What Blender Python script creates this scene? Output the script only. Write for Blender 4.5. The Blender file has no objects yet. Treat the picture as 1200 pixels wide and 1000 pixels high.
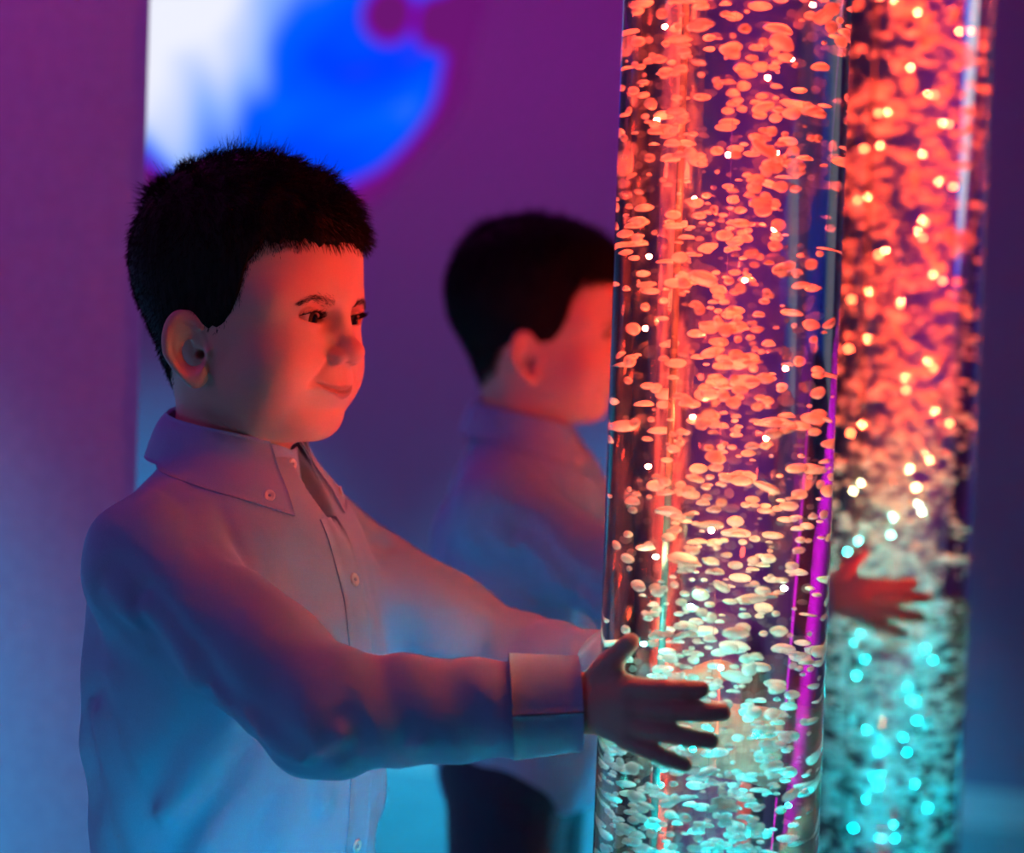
import bpy, math, random
import numpy as np
from mathutils import Matrix, Vector

random.seed(7)
rng = np.random.default_rng(11)
sc = bpy.context.scene
COL = sc.collection

# ------------------------------------------------------------------ camera, light, exposure
# Survey frame K: camera at the origin, x right, y ahead, z up (metres). World: the mirror wall is Y = 0.
YAW = math.radians(18.63)
MX, MY = -0.090, 2.0713          # a point of the mirror wall in K
CAM_Z = 1.04
CY, SY = math.cos(YAW), math.sin(YAW)

def W(x, y, z=0.0):
    return Vector((CY * (x - MX) - SY * (y - MY), SY * (x - MX) + CY * (y - MY), z))

cam_d = bpy.data.cameras.new('camera')
cam = bpy.data.objects.new('camera', cam_d)
COL.objects.link(cam)
cam_d.sensor_width = 36.0
cam_d.lens = 78.0
cam_d.clip_start = 0.02
cam.matrix_world = (Matrix.Translation(W(0, 0, CAM_Z)) @ Matrix.Rotation(YAW, 4, 'Z')
                    @ Matrix.Rotation(math.radians(90 - 1.94), 4, 'X') @ Matrix.Rotation(math.radians(1.95), 4, 'Z'))
cam_d.dof.use_dof = True
cam_d.dof.focus_distance = 1.62
cam_d.dof.aperture_fstop = 3.1
sc.camera = cam

world = bpy.data.worlds.new('world')
sc.world = world
world.use_nodes = True
world.node_tree.nodes['Background'].inputs[0].default_value = (0.02, 0.0, 0.03, 1)
world.node_tree.nodes['Background'].inputs[1].default_value = 0.3

sc.view_settings.view_transform = 'Standard'
sc.view_settings.look = 'None'
sc.view_settings.exposure = 0.0
sc.view_settings.gamma = 1.0
sc.view_settings.use_curve_mapping = False
sc.cycles.use_denoising = True
sc.cycles.sample_clamp_indirect = 40.0
sc.cycles.sample_clamp_direct = 0.0
sc.cycles.max_bounces = 14
sc.cycles.transmission_bounces = 12
sc.cycles.transparent_max_bounces = 24

def light(name, kind, loc, target, power, color, size=0.1, size_y=None, spot=None, blend=0.6, spread=None):
    l = bpy.data.lights.new(name, kind)
    l.energy = power
    l.color = color
    if kind == 'AREA':
        l.size = size
        if size_y:
            l.shape = 'RECTANGLE'
            l.size_y = size_y
        else:
            l.shape = 'DISK'
        if spread:
            l.spread = math.radians(spread)
    else:
        l.shadow_soft_size = size
    if kind == 'SPOT':
        l.spot_size = math.radians(spot)
        l.spot_blend = blend
    o = bpy.data.objects.new(name, l)
    o.location = loc
    o.rotation_euler = (Vector(target) - Vector(loc)).to_track_quat('-Z', 'Y').to_euler()
    COL.objects.link(o)
    return o

ROOM_X0, ROOM_X1, ROOM_Y0, ROOM_H = -2.6, 1.9, -3.2, 2.6
PURPLE = (0.64, 0.0, 0.60)
CYAN = (0.0, 0.52, 0.80)
RED = (1.0, 0.022, 0.035)
ORANGE = (1.0, 0.15, 0.05)
# purple ceiling wash lamps
light('ceiling_wash_lamp', 'AREA', (-1.2, -1.9, 2.5), (-1.2, -3.2, 1.85), 9.5, PURPLE, 2.2, 0.8, spread=85)
light('ceiling_wash_lamp', 'AREA', (-1.2, -0.9, 2.5), (-1.1, 0.0, 1.75), 10.5, PURPLE, 1.6, 0.7, spread=80)
# added red light right of the frame, imitating the tube's glow on the face
light('added_red_face_light', 'SPOT', W(0.50, 1.70, 0.72), W(-0.13, 1.69, 1.06), 15, RED, 0.04, spot=32, blend=0.8)
# cyan spots added to tint wall feet and shirt; no such lamps known
light('added_cyan_wall_light', 'SPOT', (-2.0, -1.7, 2.5), (-1.95, -3.1, -0.62), 620, CYAN, 0.05, spot=44, blend=1.0)
light('added_cyan_wall_light', 'SPOT', (-0.6, -1.7, 2.5), (-0.55, -3.1, -0.62), 620, CYAN, 0.05, spot=44, blend=1.0)
light('added_cyan_wall_light', 'SPOT', (-1.3, -1.4, 2.5), (-0.95, -0.05, -0.12), 850, CYAN, 0.05, spot=46, blend=1.0)
light('added_cyan_floor_light', 'SPOT', W(0.10, 0.75, 0.28), W(-0.12, 1.6, 0.40), 60, CYAN, 0.08, spot=50, blend=1.0)

# ------------------------------------------------------------------ materials
def nmat(name):
    m = bpy.data.materials.new(name)
    m.use_nodes = True
    nt = m.node_tree
    return m, nt, nt.nodes['Principled BSDF'], nt.nodes['Material Output']

def setp(b, **kw):
    names = dict(color='Base Color', rough='Roughness', metal='Metallic', spec='Specular IOR Level', sss='Subsurface Weight',
                 sheen='Sheen Weight', trans='Transmission Weight', ior='IOR', coat='Coat Weight')
    for k, v in kw.items():
        if k == 'color':
            v = (*v, 1.0)
        b.inputs[names[k]].default_value = v

def bump_noise(nt, b, scale, strength, dist=0.002, detail=4, obj=True, stretch=None):
    tc = nt.nodes.new('ShaderNodeTexCoord')
    n = nt.nodes.new('ShaderNodeTexNoise')
    n.inputs['Scale'].default_value = scale
    n.inputs['Detail'].default_value = detail
    src = tc.outputs['Object']
    if stretch:
        mp = nt.nodes.new('ShaderNodeMapping')
        mp.inputs['Scale'].default_value = stretch
        nt.links.new(src, mp.inputs['Vector'])
        src = mp.outputs['Vector']
    nt.links.new(src, n.inputs['Vector'])
    bp = nt.nodes.new('ShaderNodeBump')
    bp.inputs['Strength'].default_value = strength
    bp.inputs['Distance'].default_value = dist
    nt.links.new(n.outputs['Fac'], bp.inputs['Height'])
    nt.links.new(bp.outputs['Normal'], b.inputs['Normal'])
    return n

def color_var(nt, b, noise, c0, c1, lo=0.35, hi=0.65):
    r = nt.nodes.new('ShaderNodeValToRGB')
    r.color_ramp.elements[0].position = lo
    r.color_ramp.elements[1].position = hi
    r.color_ramp.elements[0].color = (*c0, 1)
    r.color_ramp.elements[1].color = (*c1, 1)
    nt.links.new(noise.outputs['Fac'], r.inputs['Fac'])
    nt.links.new(r.outputs['Color'], b.inputs['Base Color'])
    return r

def simple(name, c0, c1, rough, scale=20, bump=0.1, dist=0.002, metal=0.0, sheen=0.0):
    m, nt, b, o = nmat(name)
    setp(b, rough=rough, metal=metal, sheen=sheen)
    n = bump_noise(nt, b, scale, bump, dist)
    color_var(nt, b, n, c0, c1)
    return m

M_wall = simple('painted_wall', (0.35, 0.24, 0.37), (0.38, 0.27, 0.40), 0.85, 60, 0.05, 0.001)
M_floor = simple('vinyl_floor', (0.30, 0.30, 0.34), (0.36, 0.36, 0.40), 0.55, 8, 0.05)
M_ceil = simple('ceiling_paint', (0.20, 0.16, 0.22), (0.23, 0.19, 0.25), 0.9, 40, 0.05)

M_mirror, nt, b, o = nmat('mirror_silver')
setp(b, color=(0.86, 0.86, 0.88), metal=1.0, rough=0.0)
nz = nt.nodes.new('ShaderNodeTexNoise')
nz.inputs['Scale'].default_value = 2.0
rp = nt.nodes.new('ShaderNodeMapRange')
rp.inputs['To Min'].default_value = 0.0
rp.inputs['To Max'].default_value = 0.012
nt.links.new(nz.outputs['Fac'], rp.inputs['Value'])
nt.links.new(rp.outputs['Result'], b.inputs['Roughness'])
M_mirror_edge = simple('polished_edge', (0.35, 0.45, 0.45), (0.45, 0.55, 0.55), 0.15)

# skin, with naturally darker lips and rosier cheeks and ears from a per-vertex mask
M_skin, nt, b, o = nmat('skin')
setp(b, rough=0.48, spec=0.35, sss=0.12)
b.inputs['Subsurface Radius'].default_value = (1.0, 0.4, 0.25)
b.inputs['Subsurface Scale'].default_value = 0.004
at = nt.nodes.new('ShaderNodeAttribute')
at.attribute_name = 'lip'
mx = nt.nodes.new('ShaderNodeMix')
mx.data_type = 'RGBA'
nt.links.new(at.outputs['Fac'], mx.inputs[0])
nn = bump_noise(nt, b, 900, 0.10, 0.0006)
vr = nt.nodes.new('ShaderNodeValToRGB')
vr.color_ramp.elements[0].color = (0.70, 0.35, 0.26, 1)
vr.color_ramp.elements[1].color = (0.80, 0.42, 0.32, 1)
nt.links.new(nn.outputs['Fac'], vr.inputs['Fac'])
nt.links.new(vr.outputs['Color'], mx.inputs[6])
mx.inputs[7].default_value = (0.42, 0.16, 0.14, 1)
nt.links.new(mx.outputs[2], b.inputs['Base Color'])

M_hair, nt, b, o = nmat('dark_hair')
setp(b, rough=0.6, spec=0.12)
nn = bump_noise(nt, b, 300, 0.4, 0.002, stretch=(1, 1, 0.15))
color_var(nt, b, nn, (0.006, 0.004, 0.003), (0.016, 0.010, 0.008))

M_eye, nt, b, o = nmat('eyeball')
setp(b, rough=0.08, spec=0.6)
tc = nt.nodes.new('ShaderNodeTexCoord')
sx = nt.nodes.new('ShaderNodeSeparateXYZ')
nt.links.new(tc.outputs['Object'], sx.inputs[0])
rp = nt.nodes.new('ShaderNodeValToRGB')
mr = nt.nodes.new('ShaderNodeMapRange')
mr.inputs['From Min'].default_value = 0.0075
mr.inputs['From Max'].default_value = 0.0115
nt.links.new(sx.outputs['X'], mr.inputs['Value'])
nt.links.new(mr.outputs['Result'], rp.inputs['Fac'])
e = rp.color_ramp.elements
e[0].position = 0.0
e[0].color = (0.55, 0.50, 0.48, 1)
e[1].position = 1.0
e[1].color = (0.002, 0.002, 0.002, 1)
for pos, c in ((0.38, (0.55, 0.50, 0.48, 1)), (0.44, (0.03, 0.018, 0.010, 1)), (0.80, (0.06, 0.035, 0.018, 1)), (0.86, (0.002, 0.002, 0.002, 1))):
    q = e.new(pos)
    q.color = c
nt.links.new(rp.outputs['Color'], b.inputs['Base Color'])

def cloth(name, c0, c1, weave=2600):
    m, nt, b, o = nmat(name)
    setp(b, rough=0.85, spec=0.2, sheen=0.15)
    tc = nt.nodes.new('ShaderNodeTexCoord')
    w1 = nt.nodes.new('ShaderNodeTexNoise')
    w1.inputs['Scale'].default_value = weave
    w2 = nt.nodes.new('ShaderNodeTexNoise')
    w2.inputs['Scale'].default_value = 35
    w2.inputs['Detail'].default_value = 5
    for w in (w1, w2):
        nt.links.new(tc.outputs['Object'], w.inputs['Vector'])
    r = color_var(nt, b, w1, c0, c1, 0.3, 0.7)
    b1 = nt.nodes.new('ShaderNodeBump')
    b1.inputs['Strength'].default_value = 0.15
    b1.inputs['Distance'].default_value = 0.0006
    b2 = nt.nodes.new('ShaderNodeBump')
    b2.inputs['Strength'].default_value = 0.22
    b2.inputs['Distance'].default_value = 0.004
    nt.links.new(w1.outputs['Fac'], b1.inputs['Height'])
    nt.links.new(w2.outputs['Fac'], b2.inputs['Height'])
    nt.links.new(b1.outputs['Normal'], b2.inputs['Normal'])
    nt.links.new(b2.outputs['Normal'], b.inputs['Normal'])
    return m

M_shirt = cloth('oxford_cloth', (0.25, 0.38, 0.60), (0.36, 0.49, 0.72))
M_trouser = cloth('navy_twill', (0.02, 0.025, 0.05), (0.035, 0.04, 0.075))
M_button = simple('shirt_button_resin', (0.70, 0.68, 0.66), (0.82, 0.80, 0.78), 0.25, 200)
M_shoe = simple('shoe_leather', (0.02, 0.015, 0.012), (0.04, 0.03, 0.025), 0.4, 80)
M_thread = simple('seam_thread', (0.30, 0.35, 0.46), (0.36, 0.42, 0.54), 0.9, 400)

# clear acrylic and water: part of the light goes straight through, the rest is bent
def clear(name, ior, straight, tint):
    m, nt, b, o = nmat(name)
    nt.nodes.remove(b)
    g = nt.nodes.new('ShaderNodeBsdfGlass')
    g.inputs['IOR'].default_value = ior
    g.inputs['Roughness'].default_value = 0.0
    g.inputs['Color'].default_value = (*tint, 1)
    t = nt.nodes.new('ShaderNodeBsdfTransparent')
    t.inputs['Color'].default_value = (*tint, 1)
    mx = nt.nodes.new('ShaderNodeMixShader')
    mx.inputs[0].default_value = straight
    nt.links.new(g.outputs[0], mx.inputs[1])
    nt.links.new(t.outputs[0], mx.inputs[2])
    nt.links.new(mx.outputs[0], o.inputs['Surface'])
    return m

M_tube = clear('acrylic_and_water', 1.36, 0.13, (0.97, 0.97, 0.99))

M_bubble, nt, b, o = nmat('air_bubble')
nt.nodes.remove(b)
df = nt.nodes.new('ShaderNodeBsdfDiffuse')
tl = nt.nodes.new('ShaderNodeBsdfTranslucent')
gl = nt.nodes.new('ShaderNodeBsdfGlossy')
gl.inputs['Roughness'].default_value = 0.25
nzb = nt.nodes.new('ShaderNodeTexNoise')
nzb.inputs['Scale'].default_value = 3.0
cr = nt.nodes.new('ShaderNodeValToRGB')
cr.color_ramp.elements[0].color = (0.80, 0.80, 0.80, 1)
cr.color_ramp.elements[1].color = (0.95, 0.95, 0.95, 1)
nt.links.new(nzb.outputs['Fac'], cr.inputs['Fac'])
for q in (df, tl):
    nt.links.new(cr.outputs['Color'], q.inputs['Color'])
m1 = nt.nodes.new('ShaderNodeMixShader')
m1.inputs[0].default_value = 0.5
nt.links.new(df.outputs[0], m1.inputs[1])
nt.links.new(tl.outputs[0], m1.inputs[2])
m2 = nt.nodes.new('ShaderNodeMixShader')
lw = nt.nodes.new('ShaderNodeFresnel')
lw.inputs['IOR'].default_value = 1.33
nt.links.new(lw.outputs[0], m2.inputs[0])
nt.links.new(m1.outputs[0], m2.inputs[1])
nt.links.new(gl.outputs[0], m2.inputs[2])
nt.links.new(m2.outputs[0], o.inputs['Surface'])

M_pipe = simple('smoky_plastic', (0.10, 0.10, 0.10), (0.14, 0.14, 0.14), 0.3, 60)
M_brow = simple('brow_hair', (0.035, 0.020, 0.014), (0.05, 0.03, 0.02), 0.6, 300)
M_pad = simple('podium_vinyl', (0.55, 0.55, 0.58), (0.62, 0.62, 0.65), 0.45, 120, 0.1)
M_steel = simple('brushed_steel', (0.5, 0.5, 0.52), (0.62, 0.62, 0.64), 0.3, 200, 0.05, metal=1.0)
M_plastic = simple('white_plastic', (0.7, 0.7, 0.7), (0.78, 0.78, 0.78), 0.4, 60)

# ------------------------------------------------------------------ mesh helpers
def mesh_np(name, V, F4=None, F3=None, smooth=True):
    me = bpy.data.meshes.new(name)
    V = np.asarray(V, dtype=np.float32)
    n4 = 0 if F4 is None else len(F4)
    n3 = 0 if F3 is None else len(F3)
    me.vertices.add(len(V))
    me.vertices.foreach_set('co', V.ravel())
    loops = np.concatenate([np.asarray(F4, np.int32).ravel() if n4 else np.zeros(0, np.int32),
                            np.asarray(F3, np.int32).ravel() if n3 else np.zeros(0, np.int32)])
    me.loops.add(len(loops))
    me.loops.foreach_set('vertex_index', loops)
    me.polygons.add(n4 + n3)
    st = np.concatenate([np.arange(n4) * 4, n4 * 4 + np.arange(n3) * 3]).astype(np.int32)
    me.polygons.foreach_set('loop_start', st)
    me.update(calc_edges=True)
    me.validate()
    me.polygons.foreach_set('use_smooth', np.full(n4 + n3, smooth))
    return me

def obj(name, me, mat=None, parent=None):
    o = bpy.data.objects.new(name, me)
    COL.objects.link(o)
    if mat and me is not None and not me.materials:
        me.materials.append(mat)
    if parent:
        o.parent = parent
    return o

def box_mesh(name, lo, hi, bevel=0.0):
    x0, y0, z0 = lo
    x1, y1, z1 = hi
    V = [(x0, y0, z0), (x1, y0, z0), (x1, y1, z0), (x0, y1, z0), (x0, y0, z1), (x1, y0, z1), (x1, y1, z1), (x0, y1, z1)]
    F = [(0, 3, 2, 1), (4, 5, 6, 7), (0, 1, 5, 4), (1, 2, 6, 5), (2, 3, 7, 6), (3, 0, 4, 7)]
    return mesh_np(name, V, F, smooth=False)

def lathe(name, prof, seg=96, smooth=True):
    """closed profile of (r, z), spun about z"""
    V, F = [], []
    n = len(prof)
    for i in range(seg):
        t = 2 * math.pi * i / seg
        for r, z in prof:
            V.append((r * math.cos(t), r * math.sin(t), z))
    for i in range(seg):
        j = (i + 1) % seg
        for k in range(n):
            l = (k + 1) % n
            F.append((i * n + k, j * n + k, j * n + l, i * n + l))
    me = mesh_np(name, V, F, smooth=smooth)
    return me

def tagt(o, label, cat, group=None):
    o['label'] = label
    o['category'] = cat
    if group:
        o['group'] = group
    return o

def struct(o):
    o['kind'] = 'structure'
    return o

# ------------------------------------------------------------------ signed-distance modelling
def smin(a, b, k):
    h = np.maximum(k - np.abs(a - b), 0.0) / k
    return np.minimum(a, b) - h * h * k * 0.25

def smax(a, b, k):
    return -smin(-a, -b, k)

def ell(p, c, r):
    q = (p - np.asarray(c, np.float32)) / np.asarray(r, np.float32)
    k0 = np.sqrt((q * q).sum(-1)) + 1e-6
    q2 = q / np.asarray(r, np.float32)
    k1 = np.sqrt((q2 * q2).sum(-1)) + 1e-9
    return k0 * (k0 - 1.0) / k1

def cone(p, a, b, ra, rb):
    a = np.asarray(a, np.float32)
    b = np.asarray(b, np.float32)
    ab = b - a
    t = np.clip(((p - a) @ ab) / (ab @ ab), 0, 1)
    d = p - a - t[..., None] * ab
    return np.sqrt((d * d).sum(-1)) - (ra + (rb - ra) * t)

def gauss(x, s):
    return np.exp(-(x / s) ** 2)

def sdf_mesh(f, lo, hi, h, blk=6):
    lo = np.asarray(lo, np.float64)
    hi = np.asarray(hi, np.float64)
    nb = np.ceil((hi - lo) / (h * blk)).astype(int)
    cs = [lo[i] + (np.arange(nb[i]) + 0.5) * blk * h - 0.5 * h for i in range(3)]
    C = np.stack(np.meshgrid(*cs, indexing='ij'), -1).reshape(-1, 3).astype(np.float32)
    dc = f(C)
    keep = np.abs(dc) < blk * h * 0.87 * 1.9 + 2 * h
    D = np.where(dc < 0, -9.0, 9.0).astype(np.float32)[:, None].repeat(blk ** 3, 1)
    off = (np.stack(np.meshgrid(*[np.arange(blk)] * 3, indexing='ij'), -1).reshape(-1, 3) - (blk - 1) / 2) * h
    idx = np.nonzero(keep)[0]
    for s in range(0, len(idx), 2000):
        ii = idx[s:s + 2000]
        P = (C[ii][:, None, :] + off[None].astype(np.float32)).reshape(-1, 3)
        D[ii] = f(P).reshape(len(ii), -1)
    D = D.reshape(nb[0], nb[1], nb[2], blk, blk, blk).transpose(0, 3, 1, 4, 2, 5).reshape(nb * blk)
    S = D < 0
    nx, ny, nz = D.shape
    cnt = np.zeros((nx - 1, ny - 1, nz - 1), np.int8)
    for i in (0, 1):
        for j in (0, 1):
            for k in (0, 1):
                cnt += S[i:nx - 1 + i, j:ny - 1 + j, k:nz - 1 + k]
    act = (cnt > 0) & (cnt < 8)
    cell = np.argwhere(act)
    vid = np.full(act.shape, -1, np.int32)
    vid[act] = np.arange(len(cell))
    acc = np.zeros((len(cell), 3))
    num = np.zeros(len(cell))
    cor = [(i, j, k) for i in (0, 1) for j in (0, 1) for k in (0, 1)]
    for a in cor:
        for ax in range(3):
            if a[ax]:
                continue
            b_ = list(a)
            b_[ax] = 1
            da = D[cell[:, 0] + a[0], cell[:, 1] + a[1], cell[:, 2] + a[2]]
            db = D[cell[:, 0] + b_[0], cell[:, 1] + b_[1], cell[:, 2] + b_[2]]
            m = (da < 0) != (db < 0)
            t = np.where(m, da / np.where(m, da - db, 1), 0)
            pt = np.tile(np.array(a, float), (len(cell), 1))
            pt[:, ax] += t
            acc[m] += pt[m]
            num[m] += 1
    V = lo + (cell + acc / num[:, None]) * h
    F = []
    for ax in range(3):
        u, v = (ax + 1) % 3, (ax + 2) % 3
        sl0 = [slice(None)] * 3
        sl1 = [slice(None)] * 3
        sl0[ax] = slice(0, -1)
        sl1[ax] = slice(1, None)
        A, B_ = S[tuple(sl0)], S[tuple(sl1)]
        e = np.argwhere(A != B_)
        ok = (e[:, u] > 0) & (e[:, v] > 0) & (e[:, u] < D.shape[u] - 1) & (e[:, v] < D.shape[v] - 1)
        e = e[ok]
        inside = A[e[:, 0], e[:, 1], e[:, 2]]
        q = []
        for du, dv in ((1, 1), (0, 1), (0, 0), (1, 0)):
            c = e.copy()
            c[:, u] -= du
            c[:, v] -= dv
            q.append(vid[c[:, 0], c[:, 1], c[:, 2]])
        q = np.stack(q, 1)
        q[~inside] = q[~inside][:, ::-1]
        F.append(q)
    F = np.concatenate(F)
    F = F[(F >= 0).all(1)]
    return V, F

def strands(roots, dirs, bends, lens, rad, sides=3):
    """tapered curved hairs, all in one mesh"""
    n = len(roots)
    ts = np.array([0.0, 0.4, 0.75])
    t1 = dirs / (np.linalg.norm(dirs, axis=1, keepdims=True) + 1e-9)
    ref = np.tile(np.array([0.31, 0.77, 0.55]), (n, 1))
    s1 = np.cross(t1, ref)
    s1 /= np.linalg.norm(s1, axis=1, keepdims=True) + 1e-9
    s2 = np.cross(t1, s1)
    P = []
    for t in ts:
        c = roots + t1 * (lens * t)[:, None] + bends * (lens * t * t)[:, None]
        for k in range(sides):
            an = 2 * math.pi * k / sides
            P.append(c + (s1 * math.cos(an) + s2 * math.sin(an)) * (rad * (1 - 0.75 * t))[:, None])
    P.append(roots + t1 * lens[:, None] + bends * lens[:, None])
    V = np.stack(P, 1).reshape(-1, 3)
    m = 3 * sides + 1
    base = (np.arange(n) * m)[:, None]
    F4, F3 = [], []
    for r in range(2):
        for k in range(sides):
            l = (k + 1) % sides
            F4.append(base + np.array([[r * sides + k, r * sides + l, (r + 1) * sides + l, (r + 1) * sides + k]]))
    for k in range(sides):
        l = (k + 1) % sides
        F3.append(base + np.array([[2 * sides + k, 2 * sides + l, 3 * sides]]))
    return V, np.concatenate(F4), np.concatenate(F3)

# ------------------------------------------------------------------ the room
T = 0.1
struct(obj('floor', box_mesh('floor', (ROOM_X0 - T, ROOM_Y0 - T, -0.1), (ROOM_X1 + T, T, 0)), M_floor))
struct(obj('ceiling', box_mesh('ceiling', (ROOM_X0 - T, ROOM_Y0 - T, ROOM_H), (ROOM_X1 + T, T, ROOM_H + 0.1)), M_ceil))
struct(obj('wall_back', box_mesh('wall_back', (ROOM_X0 - T, 0, 0), (ROOM_X1 + T, T, ROOM_H)), M_wall))
struct(obj('wall_front', box_mesh('wall_front', (ROOM_X0 - T, ROOM_Y0 - T, 0), (ROOM_X1 + T, ROOM_Y0, ROOM_H)), M_wall))
struct(obj('wall_left', box_mesh('wall_left', (ROOM_X0 - T, ROOM_Y0, 0), (ROOM_X0, 0, ROOM_H)), M_wall))
struct(obj('wall_right', box_mesh('wall_right', (ROOM_X1, ROOM_Y0, 0), (ROOM_X1 + T, 0, ROOM_H)), M_wall))
struct(obj('baseboard_front', box_mesh('baseboard', (ROOM_X0, ROOM_Y0, 0), (ROOM_X1, ROOM_Y0 + 0.012, 0.08)), M_plastic))

# the wall mirror
mir = bpy.data.objects.new('wall_mirror', None)
COL.objects.link(mir)
MIRX0, MIRX1, MIRZ0, MIRZ1 = -0.285, 1.315, 0.10, 2.00
mir.location = ((MIRX0 + MIRX1) / 2, 0, MIRZ0)
tagt(mir, 'tall frameless wall mirror behind the boy, showing his reflection', 'mirror')
hw = (MIRX1 - MIRX0) / 2
obj('mirror_backing', box_mesh('mirror_backing', (-hw, -0.012, 0), (hw, 0, MIRZ1 - MIRZ0)), M_mirror_edge, mir)
obj('mirror_glass', box_mesh('mirror_glass', (-hw + 0.002, -0.0135, 0.002), (hw - 0.002, -0.012, MIRZ1 - MIRZ0 - 0.002)), M_mirror, mir)

# projector light on the opposite wall, painted as a glowing disc
M_proj, nt, b, o = nmat('painted_projection_glow')
nt.nodes.remove(b)
tc = nt.nodes.new('ShaderNodeTexCoord')
mp = nt.nodes.new('ShaderNodeMapping')
nt.links.new(tc.outputs['Object'], mp.inputs['Vector'])
ns = nt.nodes.new('ShaderNodeTexNoise')
ns.inputs['Scale'].default_value = 2.3
ns.inputs['Detail'].default_value = 1.5
ns.inputs['Distortion'].default_value = 0.8
mp.inputs['Location'].default_value = (3.1, 0.4, 1.7)
nt.links.new(mp.outputs['Vector'], ns.inputs['Vector'])
sx = nt.nodes.new('ShaderNodeSeparateXYZ')
nt.links.new(tc.outputs['Object'], sx.inputs[0])
# white towards the left of the picture as the mirror shows it (larger -x), blue elsewhere
def math_n(op, a, b_=None, c_=None):
    n = nt.nodes.new('ShaderNodeMath')
    n.operation = op
    for i, v in enumerate((a, b_, c_)):
        if v is None:
            continue
        if isinstance(v, (int, float)):
            n.inputs[i].default_value = v
        else:
            nt.links.new(v, n.inputs[i])
    return n.outputs[0]
f = math_n('MULTIPLY_ADD', sx.outputs['X'], -1.25, 0.52)
f = math_n('MULTIPLY_ADD', sx.outputs['Z'], 1.1, f)
f = math_n('MAXIMUM', f, 0.30)
f2 = math_n('MULTIPLY_ADD', ns.outputs['Fac'], 0.9, -0.42)
f = math_n('ADD', f, f2)
rr_ = math_n('SQRT', math_n('ADD', math_n('POWER', sx.outputs['X'], 2.0), math_n('POWER', sx.outputs['Z'], 2.0)))
rim_ = nt.nodes.new('ShaderNodeMapRange')
rim_.interpolation_type = 'SMOOTHSTEP'
rim_.inputs['From Min'].default_value = 0.43
rim_.inputs['From Max'].default_value = 0.53
rim_.inputs['To Min'].default_value = 0.0
rim_.inputs['To Max'].default_value = 0.75
nt.links.new(rr_, rim_.inputs['Value'])
f = math_n('SUBTRACT', f, rim_.outputs['Result'])
# small magenta drops near the rim
drop_ = math_n('SQRT', math_n('ADD', math_n('POWER', math_n('SUBTRACT', sx.outputs['X'], 0.30), 2.0), math_n('POWER', math_n('SUBTRACT', sx.outputs['Z'], 0.02), 2.0)))
drop2_ = math_n('SQRT', math_n('ADD', math_n('POWER', math_n('SUBTRACT', sx.outputs['X'], 0.44), 2.0), math_n('POWER', math_n('SUBTRACT', sx.outputs['Z'], 0.00), 2.0)))
dm_ = nt.nodes.new('ShaderNodeMapRange')
dm_.inputs['From Min'].default_value = 0.035
dm_.inputs['From Max'].default_value = 0.085
dm_.inputs['To Min'].default_value = 0.5
dm_.inputs['To Max'].default_value = 0.0
nt.links.new(math_n('MINIMUM', drop_, drop2_), dm_.inputs['Value'])
f = math_n('SUBTRACT', f, dm_.outputs['Result'])
cr = nt.nodes.new('ShaderNodeValToRGB')
ce = cr.color_ramp.elements
ce[0].position = 0.0
ce[0].color = (0.15, 0.008, 0.17, 1)  # rim glow painted to blend into the lit wall
ce[1].position = 0.80
ce[1].color = (0.88, 0.90, 1.0, 1)
for pos, c in ((0.06, (0.28, 0.0, 0.42, 1)), (0.13, (0.14, 0.0, 0.70, 1)), (0.22, (0.0, 0.05, 1.0, 1)), (0.40, (0.0, 0.12, 1.0, 1)), (0.56, (0.25, 0.45, 1.0, 1))):
    q = ce.new(pos)
    q.color = c
nt.links.new(f, cr.inputs['Fac'])
em = nt.nodes.new('ShaderNodeEmission')
em.inputs['Strength'].default_value = 1.15
nt.links.new(cr.outputs['Color'], em.inputs['Color'])
nt.links.new(em.outputs[0], o.inputs['Surface'])
PCX, PCZ, PR = -1.63, 1.84, 0.53
V, F3 = [(0, 0.006, 0)], []
npt = 160
for i in range(npt):
    t = 2 * math.pi * i / npt
    # liquid outline: bites and bumps on the right-hand rim as the mirror shows it
    r = PR * (1 + 0.02 * math.sin(3 * t + 1) + 0.012 * math.sin(11 * t))
    V.append((r * math.cos(t), 0.006, r * math.sin(t)))
for i in range(npt):
    V.append((V[i + 1][0], 0.0, V[i + 1][2]))
F4 = []
for i in range(npt):
    j = (i + 1) % npt
    F3.append((0, 1 + j, 1 + i))
    F4.append((1 + i, 1 + j, 1 + npt + j, 1 + npt + i))
pr = obj('projection_disc', mesh_np('projection_disc', V, F4, F3, smooth=False), M_proj)
pr.location = (PCX, ROOM_Y0 + 0.002, PCZ)
tagt(pr, 'round glowing blue and white light picture high on the purple wall', 'projection')

# ------------------------------------------------------------------ the bubble column
TX, TY, TR = 0.1461, 1.55, 0.079
tube = bpy.data.objects.new('bubble_tube', None)
COL.objects.link(tube)
tube.location = W(TX, TY, 0)
tagt(tube, 'tall clear bubble tube full of glowing red bubbles, held by the boy', 'bubble tube')
obj('podium', lathe('podium', [(0.0001, 0.0), (0.20, 0.0), (0.205, 0.01), (0.205, 0.40), (0.195, 0.43), (0.17, 0.44), (0.0001, 0.44)]), M_pad, tube)
obj('base_collar', lathe('base_collar', [(0.0001, 0.4405), (0.10, 0.4405), (0.10, 0.468), (0.094, 0.474), (0.0001, 0.474)]), M_steel, tube)
obj('tube_wall', lathe('tube_wall', [(0.0001, 0.4745), (TR, 0.4745), (TR, 2.44), (0.0001, 2.44)], 128), M_tube, tube)
for p in tube.children[-1].data.polygons:
    p.use_smooth = abs(p.normal.z) < 0.5
obj('top_cap', lathe('top_cap', [(0.0001, 2.441), (0.09, 2.441), (0.09, 2.59), (0.0001, 2.59)]), M_plastic, tube)
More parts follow.
